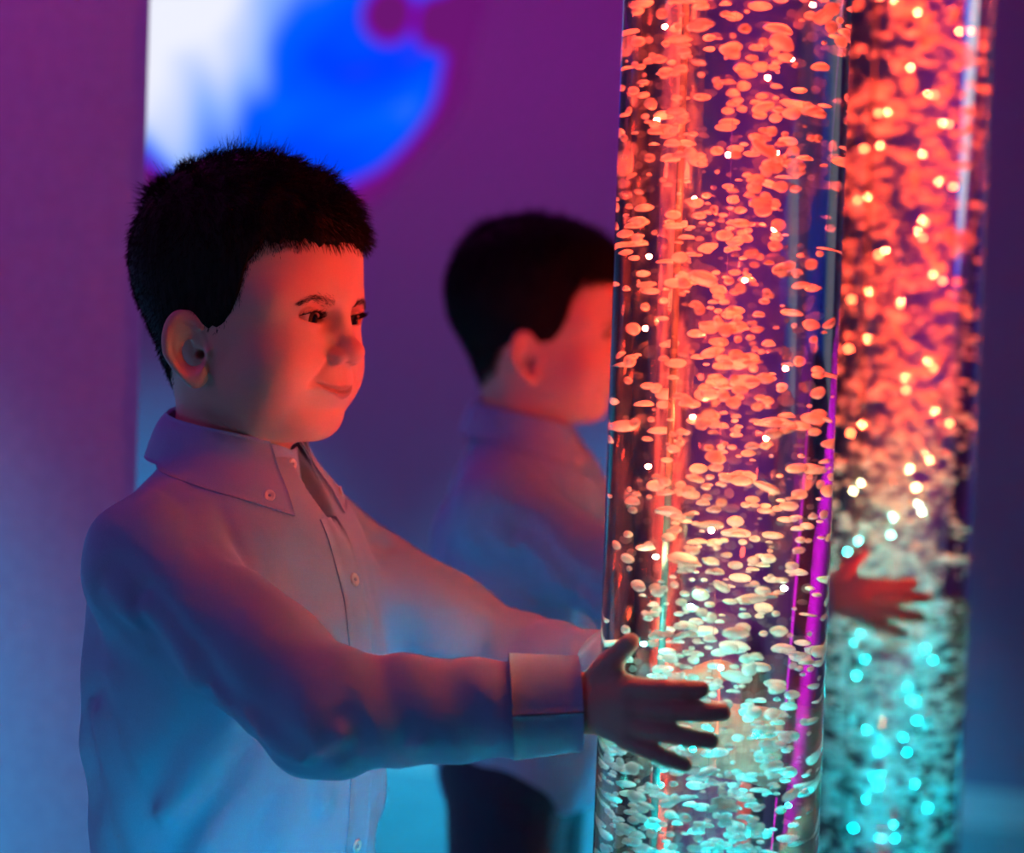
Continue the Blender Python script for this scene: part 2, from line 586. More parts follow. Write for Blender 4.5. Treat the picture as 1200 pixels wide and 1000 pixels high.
# a thin air pipe, and point lights added to make the bubbles glow
GLOWZ = (0.50, 0.81, 0.87, 0.92, 0.97, 1.03, 3.0)
GLOWC = np.array(((0.0, 0.50, 0.62), (0.0, 0.62, 0.58), (0.04, 0.70, 0.48), (0.62, 0.48, 0.17), (1.7, 0.18, 0.05), (2.0, 0.13, 0.04), (2.0, 0.13, 0.04)))
obj('air_pipe', lathe('air_pipe', [(0.0001, 0.476), (0.0016, 0.476), (0.0016, 2.40), (0.0001, 2.40)], 16), M_pipe, tube).location = (-0.030, 0.030, 0)
GLOW_P = 0.115
lrng = np.random.default_rng(5)
for i in range(62):
    z = 0.50 + 0.0188 * i + lrng.uniform(-0.006, 0.006)
    col = tuple(float(np.interp(z, GLOWZ, GLOWC[:, c])) for c in range(3))
    an, rd = i * 2.4 + lrng.normal() * 0.5, 0.022 + 0.024 * lrng.random()
    lp = tube.location + Vector((rd * math.cos(an), rd * math.sin(an), z))
    light('added_bubble_light', 'POINT', lp, lp + Vector((0, 0, 1)), GLOW_P, col, 0.0014)

def bubble_mesh(k, seg=10, rings=6):
    r = np.random.default_rng(100 + k)
    V, F4, F3 = [], [], []
    ph = r.random(4) * 6.28
    cap = (k % 3 == 2)
    for i in range(1, rings):
        th = math.pi * i / rings
        for j in range(seg):
            az = 2 * math.pi * j / seg
            q = 1 + 0.10 * math.sin(2 * az + ph[0]) + 0.07 * math.sin(3 * az + ph[1] + 2 * th)
            z = math.cos(th)
            if cap and z < 0:
                z *= 0.35
            V.append((q * math.sin(th) * math.cos(az), q * math.sin(th) * math.sin(az), z * (1 + 0.08 * math.sin(az + ph[2]))))
    V.append((0, 0, 1.0))
    V.append((0, 0, -0.35 if cap else -1.0))
    a, b_ = len(V) - 2, len(V) - 1
    for i in range(rings - 2):
        for j in range(seg):
            l = (j + 1) % seg
            F4.append((i * seg + j, (i + 1) * seg + j, (i + 1) * seg + l, i * seg + l))
    for j in range(seg):
        l = (j + 1) % seg
        F3.append((a, j, l))
        F3.append((b_, (rings - 2) * seg + l, (rings - 2) * seg + j))
    return np.array(V), np.array(F4), np.array(F3)

def bubble_pos():
    """plumes that wind up the column plus strays; denser foam low down"""
    while True:
        z = rng.uniform(0.50, 1.66)
        dens = 1.0 if z > 0.92 else 1.0 + 0.9 * min(1, (0.92 - z) / 0.2)
        if rng.random() * 1.9 > dens:
            continue
        if rng.random() < 0.62:
            k = rng.integers(0, 4)
            an = k * 1.7 + z * (5.0 + 1.3 * k) + rng.normal() * 0.45
            r = 0.036 + 0.020 * math.sin(z * 21 + k * 2) + rng.normal() * 0.010
            gate = math.sin(z * 44 + k * 1.9 + 1.1 * math.sin(z * 17))
            if gate < -0.35 and rng.random() < 0.75:
                continue
        else:
            an = rng.random() * 6.283
            r = 0.068 * math.sqrt(rng.random())
        if 0 <= abs(r) < 0.068:
            return np.array((r * math.cos(an), r * math.sin(an), z))

BM = [bubble_mesh(k) for k in range(6)]
BME = []
for k in range(6):
    me = mesh_np('bubble', *BM[k])
    me.materials.append(M_bubble)
    BME.append(me)
nbig = 300
for i in range(nbig):
    p = bubble_pos()
    w = 0.0042 + 0.0044 * rng.random() ** 1.7
    hgt = w * rng.uniform(0.4, 0.7)
    lim = 0.0745 - w * 1.2
    rr = math.hypot(p[0], p[1])
    if rr > lim:
        p[:2] *= lim / rr
    o = bpy.data.objects.new('bubble', BME[i % 6])
    COL.objects.link(o)
    o.parent = tube
    o.location = p
    o.scale = (w * rng.uniform(0.85, 1.25), w, hgt)
    o.rotation_euler = (rng.normal() * 0.25, rng.normal() * 0.25, rng.random() * 6.28)
VV, Q4, Q3, nv = [], [], [], 0
for i in range(2600):
    p = bubble_pos()
    w = 0.0016 + 0.0034 * rng.random() ** 1.2
    hgt = w * rng.uniform(0.55, 0.95)
    V, F4, F3 = BM[i % 6]
    an = rng.random() * 6.28
    R = np.array(((math.cos(an), -math.sin(an), 0), (math.sin(an), math.cos(an), 0), (0, 0, 1)))
    VV.append((V * np.array((w, w, hgt))) @ R.T + p)
    Q4.append(F4 + nv)
    Q3.append(F3 + nv)
    nv += len(V)
fine = obj('fine_bubbles', mesh_np('fine_bubbles', np.concatenate(VV), np.concatenate(Q4), np.concatenate(Q3)), M_bubble, tube)
fine['kind'] = 'stuff'

# ------------------------------------------------------------------ the boy (local frame: x ahead, y to his left, z up; millimetres in the fields)
boy = bpy.data.objects.new('person', None)
COL.objects.link(boy)
BX, BY = -0.2084, 1.72
boy.location = W(BX, BY, 0)
FA = math.atan2(TY - BY, TX - BX)
boy.rotation_euler = (0, 0, FA + YAW)
tagt(boy, 'smiling boy in a light blue button-down shirt with both hands on the bubble tube', 'person')
TD = math.hypot(TX - BX, TY - BY) * 1000
EYE_Z = 1061.0
HEAD_YAW = math.radians(-4.0)
HC, HS = math.cos(HEAD_YAW), math.sin(HEAD_YAW)

def to_head(p):
    """body point -> head frame (a ahead, b to his right, c up from eye level)"""
    x, y, z = p[..., 0], p[..., 1], p[..., 2]
    return np.stack((HC * x + HS * y, -(-HS * x + HC * y), z - EYE_Z), -1)

def from_head(q):
    a, y, c = q[..., 0], -q[..., 1], q[..., 2]
    return np.stack((HC * a - HS * y, HS * a + HC * y, c + EYE_Z), -1)

EYE = np.array((71.5, 27.0, -1.5))

def skull(q):
    d = ell(q, (-1, 0, 40), (95, 77, 80))
    d = smin(d, ell(q, (2, 0, -14), (64, 66, 62)), 24)
    d = smin(d, ell(q, (44, 0, 10), (41, 61, 34)), 20)
    d = smin(d, cone(q, (-12, 0, -150), (-8, 0, -40), 46, 44), 22)
    return d

def ear(q):
    ctr = np.array((1, 74, -28.0), np.float32)
    eu = np.array((-0.22, 0.10, 0.97))
    eu /= np.linalg.norm(eu)
    ew = np.array((-0.80, 0.60, 0.0))
    ew -= eu * (ew @ eu)
    ew /= np.linalg.norm(ew)
    en = np.array((0.60, 0.80, 0.0))
    en -= eu * (en @ eu) + ew * (en @ ew)
    en /= np.linalg.norm(en)
    r = q - ctr
    w, u, n = r @ ew.astype(np.float32), r @ eu.astype(np.float32), r @ en.astype(np.float32)
    wid = np.where(u > 0, 16.5, 16.5 + 0.22 * u)
    g = np.sqrt((w / wid) ** 2 + (u / 27.5) ** 2)
    plate = smax(np.abs(n + 1.0) - 2.2, (g - 0.97) * 15, 2.0)
    rim = np.sqrt(((g - 0.90) * 16) ** 2 + (n - 3.2) ** 2) - 3.2
    rim = np.where(g < 0.2, 9, rim)
    rim = rim + np.clip((-u - 10) * 0.12, 0, 3) + np.clip((-w - 6) * 0.3, 0, 6) * (u < 12)
    d = smin(plate, rim, 3.0)
    ah = np.sqrt(((g - 0.56) * 15) ** 2 + (n - 0.8) ** 2) - 2.1 + np.clip((-w - 1) * 0.5, 0, 9) + np.clip((-u - 14) * 0.4, 0, 9)
    d = smin(d, ah, 2.5)
    lobe = np.sqrt(((w + 3) / 8.5) ** 2 + ((u + 21) / 8.5) ** 2 + (n / 4.2) ** 2)
    d = smin(d, (lobe - 1) * 4.2, 4)
    tr = np.sqrt((w + 13) ** 2 + (u + 5) ** 2 + (n - 2) ** 2) - 4.5
    d = smin(d, tr, 3)
    con = (np.sqrt(((w + 4) / 8.5) ** 2 + ((u + 3) / 11.5) ** 2 + ((n - 3.0) / 6.5) ** 2) - 1) * 6.5
    can = cone(np.stack((w, u, n), -1), (-7, -5, 2), (-11, -5, -16), 4.2, 2.5)
    return smax(d, -con, 5.0), np.minimum(con + 1.5, can)

def lip_line(B):
    return -55.0 + 7.0 * (B / 25.0) ** 2

def head(q):
    a, b_, c = q[..., 0], q[..., 1], q[..., 2]
    B = np.abs(b_)
    s = np.stack((a, B, c), -1)
    d = skull(s)
    d = smin(d, ell(s, (34, 0, -22), (55, 60, 66)), 20)
    d = smin(d, ell(s, (24, 0, -54), (54, 51, 37)), 20)
    d = smin(d, ell(s, (40, 37, -52), (30, 19, 26)), 16)
    d = smin(d, ell(s, (46, 20, -74), (26, 19, 17)), 14)
    d = smin(d, ell(s, (64, 0, -78), (17, 23, 15)), 16)
    d = smin(d, ell(s, (64, 0, -50), (28, 28, 24)), 12)
    d = smin(d, ell(s, (55, 36, -36), (25, 23, 26)), 17)
    d = smin(d, cone(s, (79, 0, 12), (58, 46, 12), 8.5, 10.0), 16)
    d = smax(d, -ell(s, (91, 25, -1), (13, 18, 10.5)), 9)
    # lids
    e = s - EYE.astype(np.float32)
    d = smin(d, np.sqrt((e * e).sum(-1)) - 13.4, 5.0)
    w, hu, hl = 14.6, 4.3, 3.4
    yy = e[..., 1]
    zz = e[..., 2] - 0.06 * yy
    Ru, Rl = (w * w + hu * hu) / (2 * hu), (w * w + hl * hl) / (2 * hl)
    slit = np.maximum(np.hypot(yy, zz - (hu - Ru)) - Ru, np.hypot(yy, zz - (Rl - hl)) - Rl)
    slit = np.maximum(slit, 73.0 - a)
    d = smax(d, -slit, 1.2)
    # fold above the upper lid
    lidz = 7.2 - 0.020 * yy * yy
    d = d + 1.1 * gauss(e[..., 2] - lidz, 1.5) * (np.abs(yy) < 15) * (a > 66)
    # nose
    d = smin(d, cone(s, (83, 0, 4), (98, 0, -24), 5.5, 7.5), 9)
    d = smin(d, ell(s, (100, 0, -26), (8.8, 9.2, 8.2)), 5)
    d = smin(d, ell(s, (92, 9.8, -30), (8.5, 6.3, 6.3)), 3.5)
    d = smax(d, -ell(s, (97.5, 5.0, -35.5), (4.2, 2.4, 3.2)), 2)
    # mouth
    front = np.clip((a - 55) / 12, 0, 1)
    ll = lip_line(B)
    wide = np.clip((27 - B) / 5, 0, 1)
    d = d - front * 1.5 * gauss(c - (ll + 3.2 - 0.05 * B), 2.6) * gauss(B, 18)
    d = d - front * 2.3 * gauss(c - (ll - 4.4 + 0.08 * B), 3.2) * gauss(B, 17)
    d = d + front * 2.8 * gauss(c - ll, 1.15) * wide
    d = d + front * 1.6 * gauss(np.hypot(B - 27, c + 49), 4.5)
    d = d + front * 2.2 * gauss(c + 69.5, 4.5) * gauss(B, 17)
    d = d + front * 1.0 * gauss(b_, 2.6) * gauss(c + 42, 5)
    # laugh line
    nl = 13.0 + (-30 - c) * 0.80
    d = d + front * 1.5 * gauss(B - nl, 3.2) * np.clip((c + 54) / 8, 0, 1) * np.clip((-29 - c) / 4, 0, 1)
    ed, con = ear(s)
    d = smax(smin(d, ed, 4.0), -con, 3.0)
    return d

def lip_mask(q):
    B, c = np.abs(q[:, 1]), q[:, 2]
    ll = lip_line(B)
    k = np.clip((24 - B) / 5, 0, 1)
    up = 5.0 - 0.15 * B
    dn = 7.5 - 0.22 * B
    m = np.clip((ll + up - c) / 1.5, 0, 1) * np.clip((c - (ll - dn)) / 1.5, 0, 1)
    return (m * k * (q[:, 0] > 62) * 0.75).astype(np.float32)

# hands: modelled on the unrolled tube surface (s along the arc, q up, r off the surface)
HAND_Z = 800.0
TIP_ANG = math.radians(-64.6)
RC = TR * 1000 + 9

def hand_local(p):
    """right hand (y < 0)"""
    x, y, z = p[..., 0] - TD, p[..., 1], p[..., 2] - HAND_Z
    ang = np.arctan2(y, x)
    return np.stack(((ang - TIP_ANG) * RC, z, np.hypot(x, y) - TR * 1000), -1)

FINGERS = [  # tip (s, q), knuckle (s, q), radius
    ((-15, 20), (-62, 17), 7.0), ((0, 5.5), (-60, 5), 7.2), ((-7, -14), (-61, -7), 6.9), ((-24, -31), (-65, -18), 6.2)]

def hand(p):
    h = hand_local(p)
    d = cone(h, (-66, 12, 11), (-104, 6, 14), 10, 12)
    d = smin(d, cone(h, (-66, 2, 12), (-104, 0, 15), 11, 13), 8)
    d = smin(d, cone(h, (-66, -13, 11), (-104, -5, 14), 10, 12), 8)
    for (ts, tq), (ks, kq), r in FINGERS:
        mid = (ks + (ts - ks) * 0.46, kq + (tq - kq) * 0.46, 10.0)
        dis = (ks + (ts - ks) * 0.75, kq + (tq - kq) * 0.76, 8.5)
        f_ = cone(h, (ks, kq, 12), mid, r + 1.0, r)
        f_ = smin(f_, cone(h, mid, dis, r + 0.1, r - 0.6), 1.5)
        f_ = smin(f_, cone(h, dis, (ts, tq, 6.6), r - 0.4, r - 1.2), 1.5)
        d = smin(d, f_, 3.5)
    t_ = cone(h, (-98, 14, 13), (-84, 31, 12), 11, 8.8)
    t_ = smin(t_, cone(h, (-84, 31, 12), (-68, 47, 8.5), 8.0, 6.3), 2)
    d = smin(d, t_, 7)
    # web of skin between thumb and palm
    d = smin(d, cone(h, (-80, 22, 11), (-72, 20, 10), 6, 5), 8)
    return d

WR = np.array((TD - 70.0, -64.0, 799.0))        # right wrist
SH = np.array((-5.0, -119.0, 874.0))
EL = np.array((166.0, -146.0, 786.0))

def mir_y(p):
    s = p.copy()
    s[..., 1] = -np.abs(s[..., 1])
    return s

def arm_skin(p):
    d = cone(p, EL, WR, 30, 19)
    return smin(d, hand(p), 12)

# body mesh: head and neck, hands and forearms, trunk and legs, one object
parts = []
hv, hf = sdf_mesh(lambda p: head(to_head(p)), (-125, -110, EYE_Z - 150), (125, 110, EYE_Z + 128), 1.25)
lipv = lip_mask(to_head(hv))
parts.append((hv, hf, lipv))
av, af = sdf_mesh(lambda p: arm_skin(p), (140, -215, 700), (460, -30, 880), 1.3)
parts.append((av, af, np.zeros(len(av), np.float32)))
av2 = av * np.array((1, -1, 1))
parts.append((av2, af[:, ::-1], np.zeros(len(av), np.float32)))

def trunk(p):
    s = mir_y(p)
    d = ell(s, (0, 0, 790), (68, 100, 130))
    d = smin(d, ell(s, (2, 0, 650), (74, 98, 130)), 40)
    d = smin(d, cone(s, (-5, 0, 905), SH, 34, 30), 20)
    d = smin(d, cone(s, SH, EL, 32, 28), 15)
    d = smin(d, cone(s, (0, 0, 850), (-8, 0, 945), 42, 40), 20)
    d = smin(d, cone(s, (0, -58, 590), (4, -60, 330), 52, 38), 20)
    d = smin(d, cone(s, (4, -60, 330), (0, -60, 60), 37, 24), 10)
    d = smin(d, cone(s, (-10, -60, 40), (70, -66, 28), 24, 20), 14)
    return d
tv, tf = sdf_mesh(trunk, (-130, -230, 0), (240, 230, 960), 5.0)
parts.append((tv, tf, np.zeros(len(tv), np.float32)))
n0 = 0
VS, FS, LS = [], [], []
for v, f_, l in parts:
    VS.append(v)
    FS.append(f_ + n0)
    LS.append(l)
    n0 += len(v)
me = mesh_np('body', np.concatenate(VS) / 1000, np.concatenate(FS))
lipa = me.attributes.new('lip', 'FLOAT', 'POINT')
lipa.data.foreach_set('value', np.concatenate(LS))
obj('body', me, M_skin, boy)

# eyes
def sphere_mesh(name, r, seg=32, rings=20):
    V, F4, F3 = [], [], []
    for i in range(1, rings):
        th = math.pi * i / rings
        for j in range(seg):
            az = 2 * math.pi * j / seg
            V.append((r * math.cos(th), r * math.sin(th) * math.cos(az), r * math.sin(th) * math.sin(az)))
    V += [(r, 0, 0), (-r, 0, 0)]
    for i in range(rings - 2):
        for j in range(seg):
            l = (j + 1) % seg
            F4.append((i * seg + j, (i + 1) * seg + j, (i + 1) * seg + l, i * seg + l))
    for j in range(seg):
        l = (j + 1) % seg
        F3.append((len(V) - 2, j, l))
        F3.append((len(V) - 1, (rings - 2) * seg + l, (rings - 2) * seg + j))
    return mesh_np(name, V, F4, F3)
eye_me = sphere_mesh('eyeball', 0.0117)
for s in (1, -1):
    q = from_head(np.array((EYE[0], EYE[1] * s, EYE[2])))
    o = obj('eyeball', eye_me, M_eye, boy)
    o.location = q / 1000
    o.rotation_euler = (0, math.radians(6), HEAD_YAW + math.radians(7))

# surface helper: march inwards along -direction to the zero of a field
def hit(fn, start, direc, n=60):
    p = np.array(start, float)
    u = np.array(direc, float)
    u = u / np.linalg.norm(u, axis=-1, keepdims=True)
    for _ in range(n):
        d = fn(p.astype(np.float32))
        p = p + u * (d * 0.8)[..., None]
    return p

def grad(fn, p, e=0.8):
    g = []
    for ax in range(3):
        o_ = np.zeros(3)
        o_[ax] = e
        g.append(fn((p + o_).astype(np.float32)) - fn((p - o_).astype(np.float32)))
    g = np.stack(g, -1)
    return g / (np.linalg.norm(g, axis=-1, keepdims=True) + 1e-9)

# brows and lashes
for s in (1, -1):
    n = 280
    t = rng.random(n)
    B = 13 + 31 * t
    c = 10.0 + 3.5 * np.sin(np.clip(t * 1.25, 0, 1) * math.pi * 0.62) - 6.0 * np.clip(t - 0.65, 0, 1) * 2.0
    c = c + rng.normal(size=n) * 1.9 * (1 - 0.5 * t)
    st = np.stack((np.full(n, 120.0), B * s, c), -1)
    hp = hit(head, st, np.tile((-1.0, 0, 0), (n, 1)))
    g = grad(head, hp)
    di = np.stack((0 * t, s * (0.75 + 0 * t), 0.45 - 0.75 * t), -1)
    di = di - g * np.sum(di * g, 1, keepdims=True) + g * 0.10 + rng.normal(size=(n, 3)) * 0.10
    V, f4, f3 = strands(from_head(hp + g * 0.25), from_head(di) - from_head(np.zeros(3)), np.zeros((n, 3)), rng.uniform(3.0, 5.0, n), np.full(n, 0.12))
    obj('eyebrow', mesh_np('eyebrow', V / 1000, f4, f3), M_brow, boy)
    n = 110
    t = rng.uniform(-1, 1, n)
    yy = 13.2 * t
    zz = 4.3 * (1 - t * t) + 0.06 * yy + 0.2
    R = np.sqrt(np.maximum(13.4 ** 2 - yy ** 2 - zz ** 2, 9))
    root = EYE + np.stack((R, yy, zz), -1)
    di = np.stack((np.full(n, 1.0), 0.15 + 0.45 * t, np.full(n, -0.10)), -1) + rng.normal(size=(n, 3)) * 0.08
    be = np.tile((0.0, 0.05, 0.45), (n, 1))
    for arr in (root, di, be):
        arr[:, 1] *= s
    V, f4, f3 = strands(from_head(root), from_head(di) - from_head(np.zeros(3)), from_head(be) - from_head(np.zeros(3)),
                        rng.uniform(5.0, 8.0, n), np.full(n, 0.28))
    obj('eyelashes', mesh_np('eyelashes', V / 1000, f4, f3), M_hair, boy)

# hair: a cap with a cut hairline, then strands
AZ = np.array((0, 20, 35, 46, 53, 59, 66, 75, 84, 100, 112, 126, 150, 180.0))
HL = np.array((54, 54, 55, 52, 38, 10, -16, -15, -9, -11, -20, -40, -50, -52.0))

def hairline(q):
    az = np.degrees(np.arctan2(np.abs(q[..., 1]), q[..., 0]))
    return np.interp(az, AZ, HL) + 2.5 * np.sin(az * 0.45) * np.sin(az * 0.17 + 1) + 1.2 * np.sin(az * 1.3)

def hair_thick(q):
    t = np.clip((q[..., 2] - 25) / 70, 0, 1)
    return 1.8 + 3.2 * t * t * (3 - 2 * t)

def hair_cap(q):
    s = np.stack((q[..., 0], np.abs(q[..., 1]), q[..., 2]), -1)
    d = skull(s) - hair_thick(q)
    d = d + 0.8 * np.sin(q[..., 0] * 0.33 + 1.5 * np.sin(q[..., 1] * 0.2)) * np.sin(q[..., 1] * 0.36 + 0.7) * np.clip((q[..., 2] - 30) / 50, 0, 1)
    return smax(d, (hairline(q) - q[..., 2]) * 0.75, 5)
cv, cf = sdf_mesh(lambda p: hair_cap(to_head(p)), (-125, -110, EYE_Z - 80), (125, 110, EYE_Z + 150), 1.8)
hairV, hairF = cv, cf
q = to_head(cv)
gq = grad(hair_cap, q)
out = skull(np.stack((q[:, 0], np.abs(q[:, 1]), q[:, 2]), -1).astype(np.float32)) > hair_thick(q) - 2.5
idx = np.nonzero(out)[0]
pick = rng.choice(idx, 13000)
rq, rg = q[pick], gq[pick]
top = np.clip((rq[:, 2] - 35) / 60, 0, 1)
frontm = np.clip((rq[:, 0] - 30) / 50, 0, 1) * np.clip((rq[:, 2] - 45) / 25, 0, 1)
clump = np.stack([np.sin(rq[:, 0] * 0.21 + 3 * i) * np.sin(rq[:, 1] * 0.24 + 1.3 * i) for i in range(3)], -1)
comb = np.stack((0.75 * np.ones(len(rq)), -0.15 * np.ones(len(rq)), -0.25 - 0.35 * frontm), -1) * top[:, None] \
     + np.stack((-0.25 * np.ones(len(rq)), np.zeros(len(rq)), -np.ones(len(rq))), -1) * (1 - top)[:, None]
di = rg * (0.30 + 0.30 * top)[:, None] + comb * 0.75 + clump * 0.35 * top[:, None] + rng.normal(size=rg.shape) * 0.16
be = np.stack((0.1 * top, np.zeros(len(rq)), -0.25 * top), -1) + rng.normal(size=rg.shape) * 0.06
ln = 3.5 + 8.5 * top + 6.0 * frontm + rng.random(len(rq)) * 3
crown = gauss(np.hypot(rq[:, 0] + 62, rq[:, 1] - 10), 30) * (rq[:, 2] > 80)
di = di + rg * (crown * 1.0)[:, None]
V, f4, f3 = strands(from_head(rq - rg * 1.2), from_head(di) - from_head(np.zeros(3)), from_head(be) - from_head(np.zeros(3)), ln, np.full(len(rq), 0.34))
# stray tufts that stand up at the crown and above the forehead
tuft = []
for cx, cy, cz, sp, nn_ in ((-70, 20, 95, 16, 150), (-55, -10, 108, 16, 120), (45, 25, 108, 15, 150), (62, -5, 98, 13, 150), (72, 10, 86, 12, 120), (10, 10, 118, 25, 150), (-15, -20, 117, 25, 120)):
    dd = np.sum((rq - np.array((cx, cy, cz))) ** 2, 1)
    near = np.nonzero(dd < sp * sp)[0]
    if len(near):
        tuft.append(rng.choice(near, nn_))
tuft = np.concatenate(tuft)
tq, tg = rq[tuft], rg[tuft]
cl = np.stack([np.sin(tq[:, 0] * 0.5 + 2 * i) * np.cos(tq[:, 1] * 0.5 + i) for i in range(3)], -1)
td = tg * 0.9 + np.stack((0.45 * np.sign(tq[:, 0] + 20), np.zeros(len(tq)), np.zeros(len(tq))), -1) + cl * 0.45 + rng.normal(size=tg.shape) * 0.14
V2, g4, g3 = strands(from_head(tq - tg), from_head(td) - from_head(np.zeros(3)), from_head(rng.normal(size=tg.shape) * 0.12) - from_head(np.zeros(3)), rng.uniform(10, 20, len(tq)), np.full(len(tq), 0.30))
# short sparse hairs that blur the hairline at temples, sideburns and nape
nf = 3600
azf = np.radians(rng.uniform(28, 180, nf)) * np.where(rng.random(nf) < 0.5, 1, -1)
off = np.abs(rng.normal(size=nf)) * 4.0
u0 = np.stack((np.cos(azf), np.sin(azf), np.zeros(nf)), -1)
z0 = hairline(u0) - off + 2
fq = hit(lambda p: head(p), np.concatenate((u0[:, :2] * 130, z0[:, None]), 1), np.concatenate((-u0[:, :2], np.zeros((nf, 1))), 1))
okf = (np.abs(ear(np.stack((fq[:, 0], np.abs(fq[:, 1]), fq[:, 2]), -1).astype(np.float32))[0]) > 3)
azd = np.degrees(np.abs(azf))
fq = fq[okf & ((azd < 58) | (azd > 112))]
fg = grad(head, fq)
fd = fg * 0.35 + np.array((0.15, 0, -0.8)) + rng.normal(size=fg.shape) * 0.2
V3, k4, k3 = strands(from_head(fq - fg * 0.4), from_head(fd) - from_head(np.zeros(3)), np.zeros((len(fq), 3)), rng.uniform(2.5, 5.0, len(fq)), np.full(len(fq), 0.22))
nV = len(V)
V = np.concatenate((V, V3))
f4 = np.concatenate((f4, k4 + nV))
f3 = np.concatenate((f3, k3 + nV))
n1, n2 = len(hairV), len(hairV) + len(V)
me = mesh_np('hair', np.concatenate((hairV, V, V2)) / 1000, np.concatenate((hairF, f4 + n1, g4 + n2)), np.concatenate((f3 + n1, g3 + n2)))
obj('hair', me, M_hair, boy)

# ------------------------------------------------------------------ shirt
FOLDS = [  # p0, p1, width, height (right side; mirrored)
    ((20, -95, 915), (95, -150, 835), 9, 5.0), ((-10, -118, 905), (70, -165, 800), 8, 4.5), ((45, -85, 880), (110, -120, 815), 8, 4.0),
    ((60, -40, 880), (105, -70, 760), 9, 3.5), ((70, -30, 840), (108, -40, 700), 9, 2.5), ((-60, -90, 880), (-70, -120, 700), 12, 4.0),
    ((-85, -40, 860), (-90, -60, 690), 14, 3.5), ((0, -150, 860), (60, -195, 790), 9, 4.0), ((60, -100, 770), (30, -140, 690), 11, 4.5),
    ((80, -80, 740), (50, -125, 660), 10, 4.0), ((-30, -150, 800), (20, -140, 700), 12, 4.0),
    ((30, -160, 850), (120, -175, 770), 7, 4.0), ((70, -120, 850), (150, -150, 815), 7, 3.5), ((90, -180, 800), (170, -185, 760), 7, 3.5),
    ((120, -130, 825), (190, -165, 760), 6, 3.5), ((150, -120, 800), (200, -180, 780), 6, 3.0), ((210, -110, 800), (245, -150, 770), 6, 2.5),
    ((0, -90, 925), (60, -110, 880), 7, 3.0), ((90, -60, 720), (95, -100, 640), 9, 3.5), ((-40, -125, 760), (20, -138, 640), 10, 3.5)]

def seg_dist(p, a, b_):
    return cone(p, a, b_, 0, 0)

def along(p, a, b_):
    ab = b_ - a
    return ((p - a.astype(np.float32)) @ ab.astype(np.float32)) / float(ab @ ab)

CUFF = WR + (EL - WR) * 0.10

def shirt_base(p, folds=True):
    s = mir_y(p)
    d = ell(s, (2, 0, 815), (96, 132, 150))
    d = smin(d, ell(s, (6, 0, 680), (104, 132, 215)), 60)
    d = smin(d, cone(s, (-8, 0, 898), (SH[0], SH[1] + 14, SH[2] + 3), 47, 44), 40)
    d = smin(d, cone(s, (-8, 0, 880), (-8, 0, 925), 60, 50), 26)
    up = cone(s, SH + (0, 10, 0), EL, 49, 43)
    t1 = along(s, SH, EL)
    up = up + 2.4 * np.sin(t1 * 19 + s[..., 2] * 0.05) * gauss(t1 - 0.95, 0.35)
    fo = cone(s, EL, CUFF, 43, 31)
    t2 = along(s, EL, CUFF)
    fo = fo + 2.4 * np.sin(t2 * 23 + 1.0 + s[..., 2] * 0.07) * (gauss(t2 - 0.1, 0.3) + 0.7 * gauss(t2 - 0.8, 0.25))
    arm = smin(up, fo, 14)
    d = smin(d, arm, 22)
    if folds:
        for a_, b_, w, h in FOLDS:
            sd = seg_dist(s, a_, b_)
            d = d - h * gauss(sd, w) + 0.6 * h * gauss(sd - 2.0 * w, w)
        d = d + 1.0 * np.sin(p[..., 2] * 0.085 + p[..., 0] * 0.06 + 1.2 * np.sin(p[..., 1] * 0.05)) * np.sin(p[..., 0] * 0.05 - p[..., 2] * 0.03)
        d = d + 1.3 * np.sin(p[..., 2] * 0.045 + p[..., 1] * 0.05) * np.sin(p[..., 1] * 0.043 - p[..., 0] * 0.03 + 1.0)
    # hem, wrist ends and open neck
    d = smax(d, 556 - p[..., 2], 3)
    t3 = along(s, EL, WR)
    d = smax(d, np.where(s[..., 0] > 180, (t3 - 0.93) * 165, -99), 2.5)
    v = ell(p, (62, 8, 945), (42, 13, 42))
    d = smax(d, -v, 4)
    neck = cone(p, (-8, 0, 900), (-8, 0, 1000), 45.5, 45.5)
    d = smax(d, -smax(neck, 915 - p[..., 2], 3), 3)
    return d
sv, sf = sdf_mesh(shirt_base, (-150, -225, 550), (TD, 225, 972), 3.0)
shirt = obj('shirt', mesh_np('shirt', sv / 1000, sf), M_shirt, boy)

def strip_mesh(name, rows, thick, closed=False):
    """rows: (n, m, 3) grid in mm, given thickness outwards along its normals"""
    G = np.asarray(rows, float)
    n, m = G.shape[:2]
    du = np.gradient(G, axis=0)
    dv = np.gradient(G, axis=1)
    N = np.cross(du, dv)
    N /= np.linalg.norm(N, axis=-1, keepdims=True) + 1e-9
    A, B_ = (G + N * thick / 2).reshape(-1, 3), (G - N * thick / 2).reshape(-1, 3)
    V = np.concatenate((A, B_)) / 1000
    F = []
    o_ = n * m
    for i in range(n - 1):
        for j in range(m - 1):
            a = i * m + j
            F.append((a, a + m, a + m + 1, a + 1))
            F.append((o_ + a, o_ + a + 1, o_ + a + m + 1, o_ + a + m))
    ring = [(i, 0) for i in range(n)] + [(n - 1, j) for j in range(1, m)] + [(i, m - 1) for i in range(n - 2, -1, -1)] + [(0, j) for j in range(m - 2, 0, -1)]
    ids = [i * m + j for i, j in ring]
    for k in range(len(ids)):
        a, b_ = ids[k], ids[(k + 1) % len(ids)]
        F.append((a, b_, o_ + b_, o_ + a))
    me = mesh_np(name, V, F)
    return me

# collar: az runs from his right front (negative y) round the back to his left front
def collar_point(az, rad, z):
    return (-8 + rad * math.cos(az), rad * math.sin(az) * 0.98, z)

def collar_top(u):        # u: 0 at the front, 1 at the back
    return 958 + 28 * u ** 0.8

def ramp(x, a, b_):
    return min(1, max(0, (x - a) / (b_ - a)))

